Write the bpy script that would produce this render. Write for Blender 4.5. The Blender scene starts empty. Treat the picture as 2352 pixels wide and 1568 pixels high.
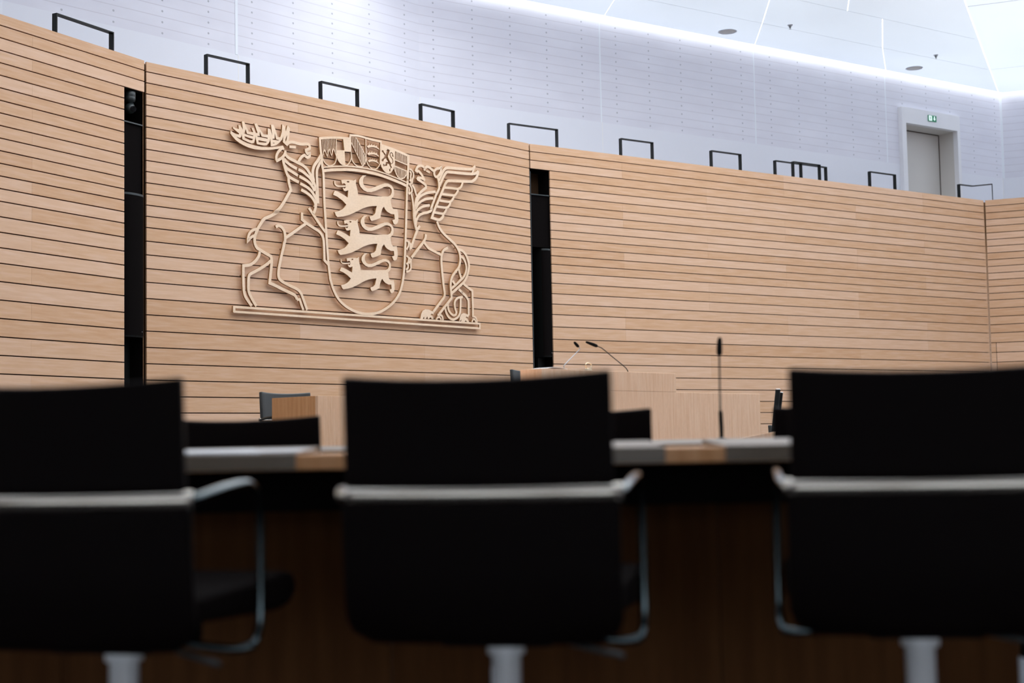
import bpy, bmesh, math, random
from mathutils import Vector, Matrix
from mathutils.geometry import tessellate_polygon
random.seed(7)
R = math.radians
scn = bpy.context.scene
col = scn.collection

# ------------------------------------------------------------------ camera
TH, RO, CZ = .0695, .0189, .74
cam = bpy.data.cameras.new('camera'); camo = bpy.data.objects.new('camera', cam); col.objects.link(camo)
ct, st = math.cos(TH), math.sin(TH)
Rt, Up, Fw = Vector((1, 0, 0)), Vector((0, -st, ct)), Vector((0, ct, st))
r2 = Rt * math.cos(RO) - Up * math.sin(RO); u2 = Rt * math.sin(RO) + Up * math.cos(RO)
m = Matrix((r2, u2, -Fw)).transposed().to_4x4(); m.translation = Vector((0, 0, CZ))
camo.matrix_world = m
cam.sensor_width = 36; cam.lens = 3299.4 / 2352 * 36
cam.dof.use_dof = True; cam.dof.focus_distance = 15.0; cam.dof.aperture_fstop = 2.2
cam.clip_end = 200
scn.camera = camo

# ------------------------------------------------------------------ daylight and exposure
SKY = 4.0
world = bpy.data.worlds.new('sky'); scn.world = world; world.use_nodes = True
bg = world.node_tree.nodes['Background']
bg.inputs[0].default_value = (.92, .96, 1.0, 1); bg.inputs[1].default_value = SKY
vs = scn.view_settings
vs.view_transform = 'Standard'; vs.look = 'None'; vs.exposure = 0.0; vs.gamma = 1.0; vs.use_curve_mapping = False

# ------------------------------------------------------------------ helpers
def mat(name, color, rough=.5, metal=0.0, spec=.5):
    m = bpy.data.materials.new(name); m.use_nodes = True
    b = m.node_tree.nodes['Principled BSDF']
    b.inputs['Base Color'].default_value = (*color, 1); b.inputs['Roughness'].default_value = rough
    b.inputs['Metallic'].default_value = metal; b.inputs['Specular IOR Level'].default_value = spec
    return m
def nd(m, t, **kw):
    n = m.node_tree.nodes.new(t)
    for k, v in kw.items(): setattr(n, k, v)
    return n
def lk(m, a, b): m.node_tree.links.new(a, b)
def ramp(m, stops):
    n = nd(m, 'ShaderNodeValToRGB'); e = n.color_ramp.elements
    while len(e) < len(stops): e.new(.5)
    for el, (p, c) in zip(e, stops): el.position = p; el.color = (*c, 1)
    return n
def noise(m, scale, vec=None, detail=3, mapscale=None, rot=None):
    n = nd(m, 'ShaderNodeTexNoise'); n.inputs['Scale'].default_value = scale; n.inputs['Detail'].default_value = detail
    tc = nd(m, 'ShaderNodeTexCoord'); src = tc.outputs['Object']
    if mapscale:
        mp = nd(m, 'ShaderNodeMapping'); mp.inputs['Scale'].default_value = mapscale
        lk(m, src, mp.inputs[0]); src = mp.outputs[0]
    lk(m, src, n.inputs['Vector'])
    return n
def mixc(m, fac, a, b, blend='MIX'):
    n = nd(m, 'ShaderNodeMix'); n.data_type = 'RGBA'; n.blend_type = blend
    for s, v in ((0, fac), (6, a), (7, b)):
        if hasattr(v, 'links') or hasattr(v, 'is_output'): lk(m, v, n.inputs[s])
        elif s == 0: n.inputs[0].default_value = v
        else: n.inputs[s].default_value = (*v, 1)
    return n.outputs[2]
def bc(m): return m.node_tree.nodes['Principled BSDF'].inputs['Base Color']

class MB:
    """collects boxes, tubes, prisms into one bmesh; build() links it as one object"""
    def __init__(s): s.bm = bmesh.new(); s.mi = 0
    def poly(s, pts, mi=None):
        f = s.bm.faces.new([s.bm.verts.new(p) for p in pts]); f.material_index = s.mi if mi is None else mi; return f
    def box(s, a, b, rz=0, piv=None):
        vs_ = [Vector((x, y, z)) for z in (a[2], b[2]) for x, y in ((a[0], a[1]), (b[0], a[1]), (b[0], b[1]), (a[0], b[1]))]
        v = [s.bm.verts.new(p) for p in vs_]
        for f in ((3, 2, 1, 0), (4, 5, 6, 7), (0, 1, 5, 4), (1, 2, 6, 5), (2, 3, 7, 6), (3, 0, 4, 7)):
            s.bm.faces.new([v[i] for i in f]).material_index = s.mi
        return v
    def tube(s, pts, r, n=10, caps=True, flat=None):
        """round tube of radius r (or list) along pts"""
        pts = [Vector(p) for p in pts]; rs = r if isinstance(r, (list, tuple)) else [r] * len(pts)
        rings = []; up = None
        for i, p in enumerate(pts):
            d = (pts[min(i + 1, len(pts) - 1)] - pts[max(i - 1, 0)]).normalized()
            if up is None: up = Vector((0, 0, 1)) if abs(d.z) < .9 else Vector((0, 1, 0))
            a = d.cross(up).normalized(); b = a.cross(d).normalized(); up = b
            ring = []
            for k in range(n):
                t = 2 * math.pi * k / n
                ra, rb = (rs[i], rs[i]) if flat is None else flat
                ring.append(s.bm.verts.new(p + a * (math.cos(t) * ra) + b * (math.sin(t) * rb)))
            rings.append(ring)
        for A, B_ in zip(rings, rings[1:]):
            for k in range(n):
                f = s.bm.faces.new((A[k], A[(k + 1) % n], B_[(k + 1) % n], B_[k])); f.smooth = True; f.material_index = s.mi
        if caps:
            for ring in (rings[0][::-1], rings[-1]): s.bm.faces.new(ring).material_index = s.mi
    def lathe(s, prof, c=(0, 0, 0), n=24):
        rings = []
        for r, z in prof:
            rings.append([s.bm.verts.new((c[0] + r * math.cos(2 * math.pi * k / n), c[1] + r * math.sin(2 * math.pi * k / n), c[2] + z)) for k in range(n)])
        for A, B_ in zip(rings, rings[1:]):
            for k in range(n):
                f = s.bm.faces.new((A[k], A[(k + 1) % n], B_[(k + 1) % n], B_[k])); f.smooth = True; f.material_index = s.mi
        s.bm.faces.new(rings[0][::-1]).material_index = s.mi; s.bm.faces.new(rings[-1]).material_index = s.mi
    def grid(s, rows, smooth=True, close=False):
        """rows of points -> quads"""
        V = [[s.bm.verts.new(p) for p in r] for r in rows]
        for A, B_ in zip(V, V[1:]):
            for k in range(len(A) - (0 if close else 1)):
                f = s.bm.faces.new((A[k], A[(k + 1) % len(A)], B_[(k + 1) % len(A)], B_[k])); f.smooth = smooth; f.material_index = s.mi
        return V
    def build(s, name, mats, parent=None, bevel=0, seg=2, solid=0, sub=0, recalc=True):
        if recalc: bmesh.ops.recalc_face_normals(s.bm, faces=s.bm.faces[:])
        me = bpy.data.meshes.new(name); s.bm.to_mesh(me); s.bm.free()
        o = bpy.data.objects.new(name, me); col.objects.link(o)
        for mm in (mats if isinstance(mats, (list, tuple)) else [mats]): me.materials.append(mm)
        if solid:
            md = o.modifiers.new('thickness', 'SOLIDIFY'); md.thickness = solid; md.offset = 0
        if bevel:
            md = o.modifiers.new('bevel', 'BEVEL'); md.width = bevel; md.segments = seg; md.limit_method = 'ANGLE'; md.angle_limit = R(35)
        if sub:
            md = o.modifiers.new('subdiv', 'SUBSURF'); md.levels = sub; md.render_levels = sub
        if parent: o.parent = parent
        return o
def tag(o, label=None, cat=None, group=None, kind=None):
    for k, v in (('label', label), ('category', cat), ('group', group), ('kind', kind)):
        if v: o[k] = v
    return o
def empty(name, loc=(0, 0, 0), rz=0):
    o = bpy.data.objects.new(name, None); o.location = loc; o.rotation_euler = (0, 0, rz); o.empty_display_size = .1
    col.objects.link(o); return o
def copy_tree(o, parent=None):
    c = o.copy(); col.objects.link(c)
    if parent: c.parent = parent
    for ch in list(o.children): copy_tree(ch, c)
    return c
def struct(o): o['kind'] = 'structure'; return o
def catmull(P, n=6, corner=50):
    """smooth a polyline, keeping corners sharper than `corner` degrees"""
    P = [Vector(p) for p in P]
    if len(P) < 3: return P
    sharp = [True] + [(P[i] - P[i - 1]).angle(P[i + 1] - P[i], 0) > R(corner) for i in range(1, len(P) - 1)] + [True]
    out = []
    for i in range(len(P) - 1):
        a, b = P[i], P[i + 1]
        p0 = P[i - 1] if not sharp[i] else a - (b - a)
        p3 = P[i + 2] if not sharp[i + 1] else b + (b - a)
        for k in range(n):
            t = k / n
            out.append(.5 * ((2 * a) + (b - p0) * t + (2 * p0 - 5 * a + 4 * b - p3) * t * t + (3 * a - p0 - 3 * b + p3) * t ** 3))
    out.append(P[-1]); return out

# ------------------------------------------------------------------ materials
def wood(name, c1, c2, c3, grain=(.6, 8, 8), rough=.45, island=True, gs=4, amt=.6, spec=.3):
    m = mat(name, c1, rough, spec=spec)
    n = noise(m, gs, detail=5, mapscale=grain)
    gr = ramp(m, [(.30, c3), (.5, c1), (.68, c2)])
    lk(m, n.outputs[0], gr.inputs[0]); c = gr.outputs[0]
    fine = noise(m, 40, detail=2, mapscale=(grain[0] * .6, grain[1] * 1.2, grain[2] * 1.2))
    fr = ramp(m, [(.35, (.96, .955, .95)), (.65, (1.03, 1.03, 1.03))]); lk(m, fine.outputs[0], fr.inputs[0])
    c = mixc(m, 1.0, c, fr.outputs[0], 'MULTIPLY')
    if island:
        g = nd(m, 'ShaderNodeNewGeometry')
        ir = ramp(m, [(0, c3), (.45, c1), (.8, c2), (1, tuple(min(1, x * 1.05) for x in c2))]); lk(m, g.outputs['Random Per Island'], ir.inputs[0])
        c = mixc(m, amt, c, ir.outputs[0])
    lk(m, c, bc(m)); return m
M = {}
M['wall_wood'] = wood('beech_boards', (.635, .395, .240), (.695, .470, .335), (.56, .320, .172), amt=.46)
M['edge_wood'] = wood('beech_edge', (.40, .22, .11), (.45, .26, .14), (.33, .17, .08), island=False)
M['crest_wood'] = wood('pale_plywood', (.83, .62, .44), (.85, .65, .475), (.81, .59, .40), grain=(1, 1, 1), gs=2.6, island=False, rough=.5)
M['ply_edge'] = wood('plywood_edge', (.36, .19, .075), (.42, .23, .10), (.28, .14, .05), grain=(1, 1, 14), gs=6, island=False)
M['lectern_wood'] = wood('oak_veneer', (.87, .57, .365), (.90, .62, .42), (.81, .50, .30), grain=(9, 9, .5), gs=6, island=False)
M['desk_wood'] = wood('oak_desk', (.70, .35, .15), (.75, .40, .19), (.62, .29, .11), grain=(7, 7, .6), gs=5, island=False)
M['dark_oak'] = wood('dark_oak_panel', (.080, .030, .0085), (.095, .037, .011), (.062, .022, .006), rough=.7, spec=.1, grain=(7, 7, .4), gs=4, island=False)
M['leather'] = mat('black_leather', (.003, .0014, .0014), .6, spec=.06)
M['grey_leather'] = mat('slate_leather', (.030, .040, .042), .4, spec=.5)
M['chrome'] = mat('chrome', (.66, .61, .53), .24, metal=1)
M['satin'] = mat('satin_aluminium', (.90, .90, .91), .30, metal=1)
M['white_enamel'] = mat('white_enamel', (.92, .93, .95), .25, spec=.8)
M['seat_fabric'] = mat('black_seat_fabric', (.004, .0024, .0022), .85, spec=.02)
M['arm'] = mat('polished_steel', (.075, .095, .10), .12, metal=1)
M['black_metal'] = mat('black_steel', (.006, .0075, .0075), .4, spec=.25)
M['black_matte'] = mat('black_cloth', (.004, .003, .003), .85, spec=.04)
M['black_plastic'] = mat('black_plastic', (.006, .0065, .0065), .7, spec=.08)
M['cam_grey'] = mat('charcoal_plastic', (.022, .030, .032), .35)
M['shadow'] = mat('dark_cavity', (.045, .024, .012), .9, spec=.1)
M['white'] = mat('white_plaster', (.80, .80, .86), .6, spec=.3)
M['white_band'] = mat('white_parapet_plaster', (.75, .765, .83), .6, spec=.3)
M['strip'] = mat('white_joint_strip', (.78, .82, .88), .5)
M['door_paint'] = mat('grey_white_paint', (.78, .78, .81), .5)
M['reveal_shade'] = mat('warm_grey_shaded', (.60, .575, .545), .5)  # door paint darkened: carries the shade inside the deep reveal
M['paper'] = mat('white_paper', (.85, .85, .85), .7)
M['pad'] = mat('grey_desk_pad', (.165, .130, .095), .38)
M['carpet'] = mat('anthracite_carpet', (.035, .033, .034), .95, spec=.1)
M['steel'] = mat('brushed_steel', (.34, .36, .38), .3, metal=1)
M['brass'] = mat('pale_brass', (.75, .62, .42), .25, metal=1)
M['green'] = mat('exit_green', (.01, .16, .08), .4)
M['lens_glass'] = mat('lens_glass', (.004, .004, .005), .05, spec=.8)
M['speaker_grey'] = mat('ceiling_speaker_grille', (.85, .83, .79), .7)
M['foam'] = mat('black_foam', (.006, .006, .006), .9, spec=.1)

# formwork-lined plaster of the upper gallery wall: UV is metres along the wall and metres above the band
def lined_plaster():
    m = mat('lined_plaster', (.74, .73, .77), .55, spec=.3)
    uv = nd(m, 'ShaderNodeUVMap'); sx = nd(m, 'ShaderNodeSeparateXYZ'); lk(m, uv.outputs[0], sx.inputs[0])
    def mth(op, a, b=None):
        n = nd(m, 'ShaderNodeMath'); n.operation = op
        for i, v in enumerate((a, b)):
            if v is None: continue
            if isinstance(v, (int, float)): n.inputs[i].default_value = v
            else: lk(m, v, n.inputs[i])
        return n.outputs[0]
    def tri(x, period, off):                         # distance to the nearest line, metres
        t = mth('DIVIDE', mth('ADD', x, off), period); f = mth('FRACT', t)
        return mth('MULTIPLY', mth('MINIMUM', f, mth('SUBTRACT', 1.0, f)), period)
    line = mth('LESS_THAN', tri(sx.outputs[1], .1575, -.135), .006)
    dv = tri(sx.outputs[1], .1575, -.060); du = tri(sx.outputs[0], .784, 0.0)
    dd = mth('SQRT', mth('ADD', mth('MULTIPLY', du, du), mth('MULTIPLY', dv, dv)))
    dot = mth('LESS_THAN', dd, .016)
    n = noise(m, .9, detail=3, mapscale=(1, 1, 3)); rp = ramp(m, [(.3, (.69, .69, .765)), (.7, (.745, .75, .825))]); lk(m, n.outputs[0], rp.inputs[0])
    c = mixc(m, line, rp.outputs[0], (.62, .61, .675)); c = mixc(m, dot, c, (.43, .44, .49))
    lk(m, c, bc(m)); return m
M['lined'] = lined_plaster()
def translucent(name, color, t):
    """thin daylight ceiling sheet: reflects and lets a share of the sky through"""
    m = bpy.data.materials.new(name); m.use_nodes = True; nt = m.node_tree
    out = nt.nodes['Material Output']; nt.nodes.remove(nt.nodes['Principled BSDF'])
    d = nd(m, 'ShaderNodeBsdfDiffuse'); d.inputs[0].default_value = (*color, 1)
    tr = nd(m, 'ShaderNodeBsdfTranslucent'); tr.inputs[0].default_value = (.875, .93, 1, 1)
    n = noise(m, .22, detail=2); rp = ramp(m, [(.3, (t * .88,) * 3), (.7, (t * 1.12,) * 3)]); lk(m, n.outputs[0], rp.inputs[0])
    mx = nd(m, 'ShaderNodeMixShader'); lk(m, rp.outputs[0], mx.inputs[0]); lk(m, d.outputs[0], mx.inputs[1]); lk(m, tr.outputs[0], mx.inputs[2])
    lk(m, mx.outputs[0], out.inputs[0]); return m
M['ceil'] = translucent('daylight_ceiling', (.79, .84, .93), .190)
M['ceil_bright'] = translucent('daylight_ceiling_brighter', (.79, .84, .93), .225)  # brighter copy of the sheet: stronger daylight on this facet put into its material
M['added_curtain'] = translucent('added_sheer_curtain', (.8, .8, .78), .44)  # unseen sheet added to set how brightly the rear windows glow
def emit(name, c, s):
    m = bpy.data.materials.new(name); m.use_nodes = True; b = m.node_tree.nodes['Principled BSDF']
    b.inputs['Base Color'].default_value = (*c, 1); b.inputs['Emission Color'].default_value = (*c, 1); b.inputs['Emission Strength'].default_value = s
    return m
M['sign_green'] = emit('sign_green', (.006, .13, .065), .55)
M['sign_white'] = emit('sign_white', (.72, .88, .82), .75)
CREST = {
'antler':[
(0,[1190,4621,1231,4608,1277,4605,1270,4654,1302,4655,1339,4605,1323,4708,1355,4712,1396,4640,1428,4596,1496,4597,1467,4651,1503,4652,1535,4595,1562,4599,1512,4711,1551,4717,1599,4656,1652,4596,1722,4601,1720,4682,1765,4674,1792,4597,1772,4734,1812,4740,1842,4683,1878,4595,1918,4598,1944,4669,1951,4766,1994,4745,2009,4683,2034,4766,2075,4735,2064,4647,2051,4568,2020,4502,1958,4540,1968,4618,1946,4570,1908,4530,1859,4491,1809,4469,1767,4461,1761,4563,1752,4522,1730,4490,1700,4463,1657,4455,1549,4457,1530,4549,1523,4509,1507,4465,1471,4455,1418,4462,1330,4485,1320,4547,1312,4517,1302,4500,1283,4498,1239,4506,1265,4491,1312,4473,1371,4455,1442,4444,1525,4436,1621,4434,1718,4442,1803,4456,1883,4475,1961,4498,1985,4457,1969,4443,1914,4454,1827,4430,1730,4409,1621,4394,1513,4388,1418,4397,1341,4415,1282,4435,1230,4461,1178,4502,1149,4531,1154,4572,1187,4551,1231,4538,1278,4537,1280,4550,1187,4601],[[1379,4618,1398,4565,1496,4556,1490,4547,1395,4554,1348,4567,1366,4575],[1362,4529,1419,4520,1490,4511,1481,4495,1442,4492,1371,4506],[1597,4622,1625,4563,1719,4562,1719,4549,1562,4551,1556,4560,1592,4565],[1573,4509,1706,4508,1688,4495,1579,4485],[1831,4637,1853,4561,1896,4559,1893,4552,1795,4547,1795,4558,1829,4565],[1798,4510,1828,4512,1828,4506,1798,4503],[2030,4642,2017,4575,2003,4550,1998,4578,2015,4615]]),
],
'head_outline':[
(38,[2017,4513,2051,4546,2092,4561,2145,4564,2209,4558,2272,4560,2342,4572,2377,4572,2395,4552,2394,4522,2361,4505,2334,4493,2338,4471,2357,4451,2395,4459,2392,4426,2372,4406,2343,4403,2310,4423,2270,4402,2238,4368,2209,4324]),
],
'eye':[
(0,[2062,4514,2169,4524,2167,4489,2062,4480],[]),
],
'ear':[
(36,[1939,4458,1889,4412,1857,4356,1854,4311,1863,4293,1925,4328,1969,4368,1994,4409,1997,4441]),
],
'neck_outline':[
(40,[1997,4395,2039,4360,2109,4337,2190,4315,2272,4292,2331,4262,2372,4223,2413,4173,2449,4109,2475,4057,2501,3981]),
],
'body_outline':[
(40,[1961,4345,1967,4293,1986,4231,2003,4187,2029,4133,2046,4106,2048,4065,2062,4007,2082,3950,2029,3872,1954,3763,1890,3688,1826,3640,1874,3653,1765,3590,1658,3539,1604,3475,1550,3394,1513,3306,1510,3231,1542,3170,1583,3152,1667,3116,1756,3083,1769,3034,1764,2959,1750,2859,1734,2749,1819,2724,1937,2685,2079,2641,2135,2619,2167,2574]),
(34,[2163,2570,2211,2573,2239,2502,2269,2444]),
(38,[1586,3125,1567,3067,1512,3001,1436,2952,1334,2932,1333,2815,1337,2663,1350,2585,1380,2532,1455,2448]),
(38,[1756,3027,1681,2971,1588,2915,1488,2864,1435,2835,1414,2797,1407,2699,1412,2625,1441,2566,1486,2501,1527,2449]),
(38,[1834,3457,1879,3477,1933,3459,1970,3414,1983,3350,1980,3285,1970,3271,1950,3194,1917,3084,1884,2956,1872,2880,1879,2825,1914,2790,1993,2757,2096,2724,2176,2697,2224,2660,2256,2605,2328,2447]),
(38,[1994,3338,2091,3398,2217,3481,2322,3549]),
(38,[2257,3681,2256,3592,2344,3546,2454,3501,2531,3470,2575,3435,2607,3378,2617,3267,2621,3104,2681,3057]),
(38,[2374,3754,2456,3664,2543,3570,2644,3470]),
],
'mane':[
(40,[1976,4330,2021,4295,2096,4259,2181,4233]),
(40,[1986,4249,2026,4213,2096,4186,2197,4148]),
(40,[2031,4136,2060,4112,2124,4088,2211,4064]),
(40,[2204,4227,2272,4208,2330,4178,2389,4144,2430,4103,2454,4064]),
(40,[2218,4139,2300,4114,2377,4082,2430,4037,2471,3982]),
(40,[2232,4050,2299,4031,2364,4006,2423,3967,2476,3903,2502,3859]),
(40,[2246,3972,2338,3942,2414,3900,2467,3841,2485,3779,2447,3689]),
(42,[2582,4459,2530,4386,2475,4318,2447,4254,2443,4183,2460,4111]),
(38,[2584,4389,2541,4318,2513,4258,2509,4178,2515,4085,2518,3992,2523,3912,2526,3826]),
(44,[2504,3977,2503,3910,2491,3831,2470,3769]),
],
'tail.001':[
(34,[1540,3402,1471,3376,1421,3324,1400,3237,1451,3289,1504,3318]),
],
'shield_frame':[
(36,[2565,4691,2574,4562,2591,4419,2602,4312,2620,4218,2630,3873,2644,3658,2661,3400,2678,3186,2690,3049,2713,2896,2720,2859,2776,2725,2857,2616,2972,2535,3123,2477,3275,2452,3396,2454,3535,2477,3676,2536,3820,2629,3930,2748,3986,2870,4020,3005,4039,3152,4053,3326,4073,3594,4092,3929,4108,4198,4124,4341,4119,4314,4127,4398,4139,4560,4143,4676]),
],
'crown_rim':[
(30,[2560,4676,2682,4702,2824,4724,2968,4741,3088,4748]),
(28,[3076,4793,3211,4806,3322,4802,3461,4790,3642,4787]),
(0,[3070,4801,3101,4802,3105,4533,3094,4532,3091,4745,3069,4746],[]),
(0,[3621,4800,3650,4799,3649,4736,3631,4624,3624,4479,3604,4476,3617,4650],[]),
(0,[3642,4758,3825,4737,3980,4714,4161,4679,4154,4641,4116,4654,3979,4681,3886,4697,3824,4699,3635,4725],[]),
],
'small_shield':[
(9,[2608,4675,2623,4467]),
(9,[2633,4679,2645,4514]),
(9,[2658,4682,2669,4531]),
(9,[2683,4686,2697,4492]),
(9,[2709,4690,2719,4546]),
(9,[2734,4693,2745,4542]),
(9,[2760,4697,2774,4495]),
(9,[2785,4701,2796,4560]),
(9,[2811,4705,2823,4538]),
(11,[2606,4448,2642,4551,2686,4459,2718,4567,2761,4477,2793,4584,2842,4481]),
(14,[2606,4450,2614,4415,2645,4372,2687,4347,2734,4343,2781,4361,2820,4395,2842,4453,2843,4508,2841,4709]),
],
'small_shield.001':[
(0,[2960,4726,3093,4746,3099,4575,2982,4562],[]),
(0,[2846,4562,2981,4580,2995,4380,2943,4378,2905,4396,2872,4424,2853,4458],[]),
(14,[2994,4381,3035,4396,3074,4437,3098,4488,3103,4577]),
],
'small_shield.002':[
(11,[3102,4703,3294,4421]),
(11,[3189,4776,3321,4607,3356,4544]),
(10,[3119,4774,3126,4664]),
(10,[3149,4778,3155,4623]),
(10,[3178,4782,3183,4581]),
(10,[3208,4748,3213,4537]),
(10,[3237,4710,3242,4496]),
(10,[3264,4679,3268,4466]),
(10,[3288,4647,3292,4436]),
(10,[3309,4621,3313,4416]),
(9,[3324,4573,3325,4435]),
(9,[3341,4549,3343,4468]),
(14,[3105,4533,3113,4471,3142,4435,3186,4407,3239,4399,3293,4409,3313,4429,3343,4464,3359,4515,3362,4569,3360,4789]),
],
'small_shield.003':[
(14,[3363,4525,3379,4469,3414,4429,3461,4399,3509,4396,3557,4416,3601,4467,3617,4514,3622,4650]),
],
'antler_charge':[
(0,[3382,4684,3409,4668,3430,4684,3490,4694,3544,4691,3580,4681,3604,4672,3598,4689,3562,4707,3564,4730,3544,4716,3513,4717,3515,4738,3496,4719,3469,4718,3471,4742,3451,4716,3427,4712,3426,4738,3409,4706,3388,4699],[]),
(0,[3386,4588,3412,4572,3432,4587,3489,4597,3540,4594,3574,4583,3597,4575,3592,4591,3558,4609,3559,4631,3541,4617,3511,4618,3512,4638,3495,4620,3469,4619,3471,4642,3452,4617,3429,4614,3428,4638,3412,4608,3392,4602],[]),
(0,[3396,4492,3419,4478,3438,4492,3491,4500,3538,4498,3570,4488,3591,4480,3586,4495,3554,4512,3556,4532,3538,4520,3511,4521,3512,4539,3496,4523,3472,4522,3474,4543,3457,4520,3435,4517,3434,4539,3420,4511,3401,4506],[]),
],
'small_shield.004':[
(0,[3637,4741,3764,4728,3825,4719,3888,4708,3886,4641,3873,4503,3857,4446,3819,4395,3769,4369,3721,4374,3672,4404,3637,4444,3622,4488,3628,4624],[[3746,4714,3756,4698,3774,4709,3776,4694,3800,4699,3785,4678,3786,4669,3777,4650,3762,4621,3756,4599,3766,4579,3784,4555,3802,4529,3814,4518,3830,4522,3841,4534,3843,4557,3829,4580,3805,4601,3789,4624,3791,4646,3804,4663,3825,4671,3845,4662,3855,4639,3862,4609,3846,4611,3835,4624,3840,4646,3824,4659,3808,4651,3802,4632,3811,4614,3840,4590,3854,4566,3854,4533,3836,4514,3812,4509,3811,4486,3830,4463,3811,4450,3797,4425,3805,4408,3781,4405,3775,4431,3797,4440,3805,4460,3785,4483,3774,4505,3742,4503,3739,4475,3691,4466,3682,4453,3663,4474,3680,4493,3691,4482,3713,4487,3718,4526,3758,4528,3719,4574,3686,4556,3668,4523,3639,4527,3642,4551,3666,4561,3699,4604,3667,4648,3648,4648,3649,4674,3676,4677,3678,4660,3718,4625,3732,4641,3723,4652,3740,4664,3726,4682,3743,4689]]),
],
'small_shield.005':[
(14,[3886,4701,3876,4476,3884,4431,3911,4380,3948,4343,3998,4330,4048,4347,4093,4389,4119,4447,4130,4536]),
(11,[3915,4691,3905,4570]),
(11,[3903,4483,3898,4401]),
(11,[3940,4687,3930,4565]),
(11,[3928,4478,3922,4367]),
(11,[3965,4683,3955,4561]),
(11,[3954,4474,3947,4347]),
(11,[3990,4679,3980,4557]),
(11,[3979,4470,3972,4335]),
(11,[4015,4675,4005,4553]),
(11,[4004,4465,3997,4332]),
(11,[4040,4671,4031,4548]),
(11,[4029,4461,4022,4339]),
(11,[4066,4667,4056,4544]),
(11,[4054,4457,4048,4349]),
(11,[4091,4663,4081,4540]),
(11,[4080,4452,4074,4375]),
(11,[4117,4659,4107,4536]),
(11,[4105,4448,4100,4413]),
(15,[3881,4576,4139,4531]),
(15,[3876,4490,4131,4447]),
],
'crown_band':[
(18,[2607,4305,2772,4338,2962,4367,3107,4382,3315,4389,3395,4390,3545,4383,3696,4366,3880,4335,4003,4313,4116,4291]),
(38,[2609,4259,2724,4285,2914,4316,3107,4338,3315,4346,3394,4343,3544,4337,3695,4321,3879,4291,4003,4268,4115,4242]),
],
'lion':[
(0,[2921,4177,2980,4192,3081,4200,3137,4199,3180,4225,3175,4163,3190,4117,3205,4061,3212,4013,3332,4023,3494,4031,3750,4059,3797,4082,3821,4124,3818,4163,3785,4188,3739,4193,3686,4181,3606,4143,3514,4105,3443,4082,3371,4076,3308,4093,3257,4130,3232,4175,3233,4214,3259,4255,3298,4287,3359,4297,3359,4290,3317,4267,3300,4222,3306,4179,3334,4139,3385,4124,3443,4133,3515,4161,3607,4201,3687,4228,3753,4236,3819,4217,3858,4173,3864,4119,3850,4068,3799,4024,3805,3975,3817,3927,3847,3897,3920,3904,3933,3841,3938,3762,3917,3711,3876,3690,3850,3697,3824,3746,3871,3761,3862,3829,3799,3827,3733,3849,3694,3879,3673,3911,3641,3878,3617,3817,3606,3753,3527,3720,3449,3695,3427,3710,3411,3752,3476,3773,3513,3806,3530,3866,3545,3907,3472,3898,3381,3879,3284,3844,3176,3789,3049,3733,2948,3703,2849,3686,2822,3704,2801,3747,2862,3763,2925,3791,2969,3824,3005,3865,2933,3915,2847,3953,2779,3969,2792,4003,2811,4027,2860,4021,2946,3993,3030,3963,3042,4059,2997,4041,2966,4045,2944,4076,2955,4085,2979,4072,3003,4102,2998,4127,2973,4143,2933,4131],[[3018,4177,3058,4182,3058,4164,3017,4159]]),
(20,[3003,4111,2923,4098,2855,4093,2821,4106,2809,4130,2811,4154]),
],
'lion.001':[
(0,[2958,3651,3013,3665,3109,3672,3161,3671,3202,3696,3197,3638,3211,3595,3225,3543,3232,3499,3345,3508,3497,3515,3738,3541,3783,3563,3805,3602,3802,3638,3771,3661,3728,3666,3678,3655,3603,3619,3516,3584,3449,3563,3382,3557,3322,3573,3274,3607,3251,3649,3252,3685,3276,3723,3313,3753,3370,3762,3370,3756,3331,3734,3315,3693,3320,3653,3347,3616,3395,3602,3449,3610,3517,3636,3604,3673,3679,3698,3741,3706,3803,3688,3840,3647,3846,3597,3833,3550,3785,3509,3790,3464,3802,3419,3830,3391,3898,3398,3911,3339,3915,3266,3896,3219,3857,3199,3833,3206,3808,3251,3852,3265,3844,3328,3785,3326,3722,3347,3686,3374,3666,3404,3636,3374,3613,3317,3603,3258,3528,3227,3455,3204,3434,3218,3419,3257,3480,3276,3515,3307,3531,3362,3545,3400,3477,3392,3391,3374,3300,3342,3198,3291,3078,3239,2983,3211,2890,3195,2865,3212,2845,3252,2902,3267,2962,3293,3003,3323,3037,3361,2969,3408,2888,3443,2824,3458,2836,3490,2854,3512,2900,3506,2981,3480,3060,3452,3072,3541,3029,3525,3000,3528,2980,3557,2990,3566,3012,3554,3035,3581,3030,3605,3007,3619,2969,3608],[[3049,3651,3087,3656,3087,3639,3048,3634]]),
(18,[3035,3590,2960,3578,2896,3573,2864,3585,2852,3607,2854,3630]),
],
'lion.002':[
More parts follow.
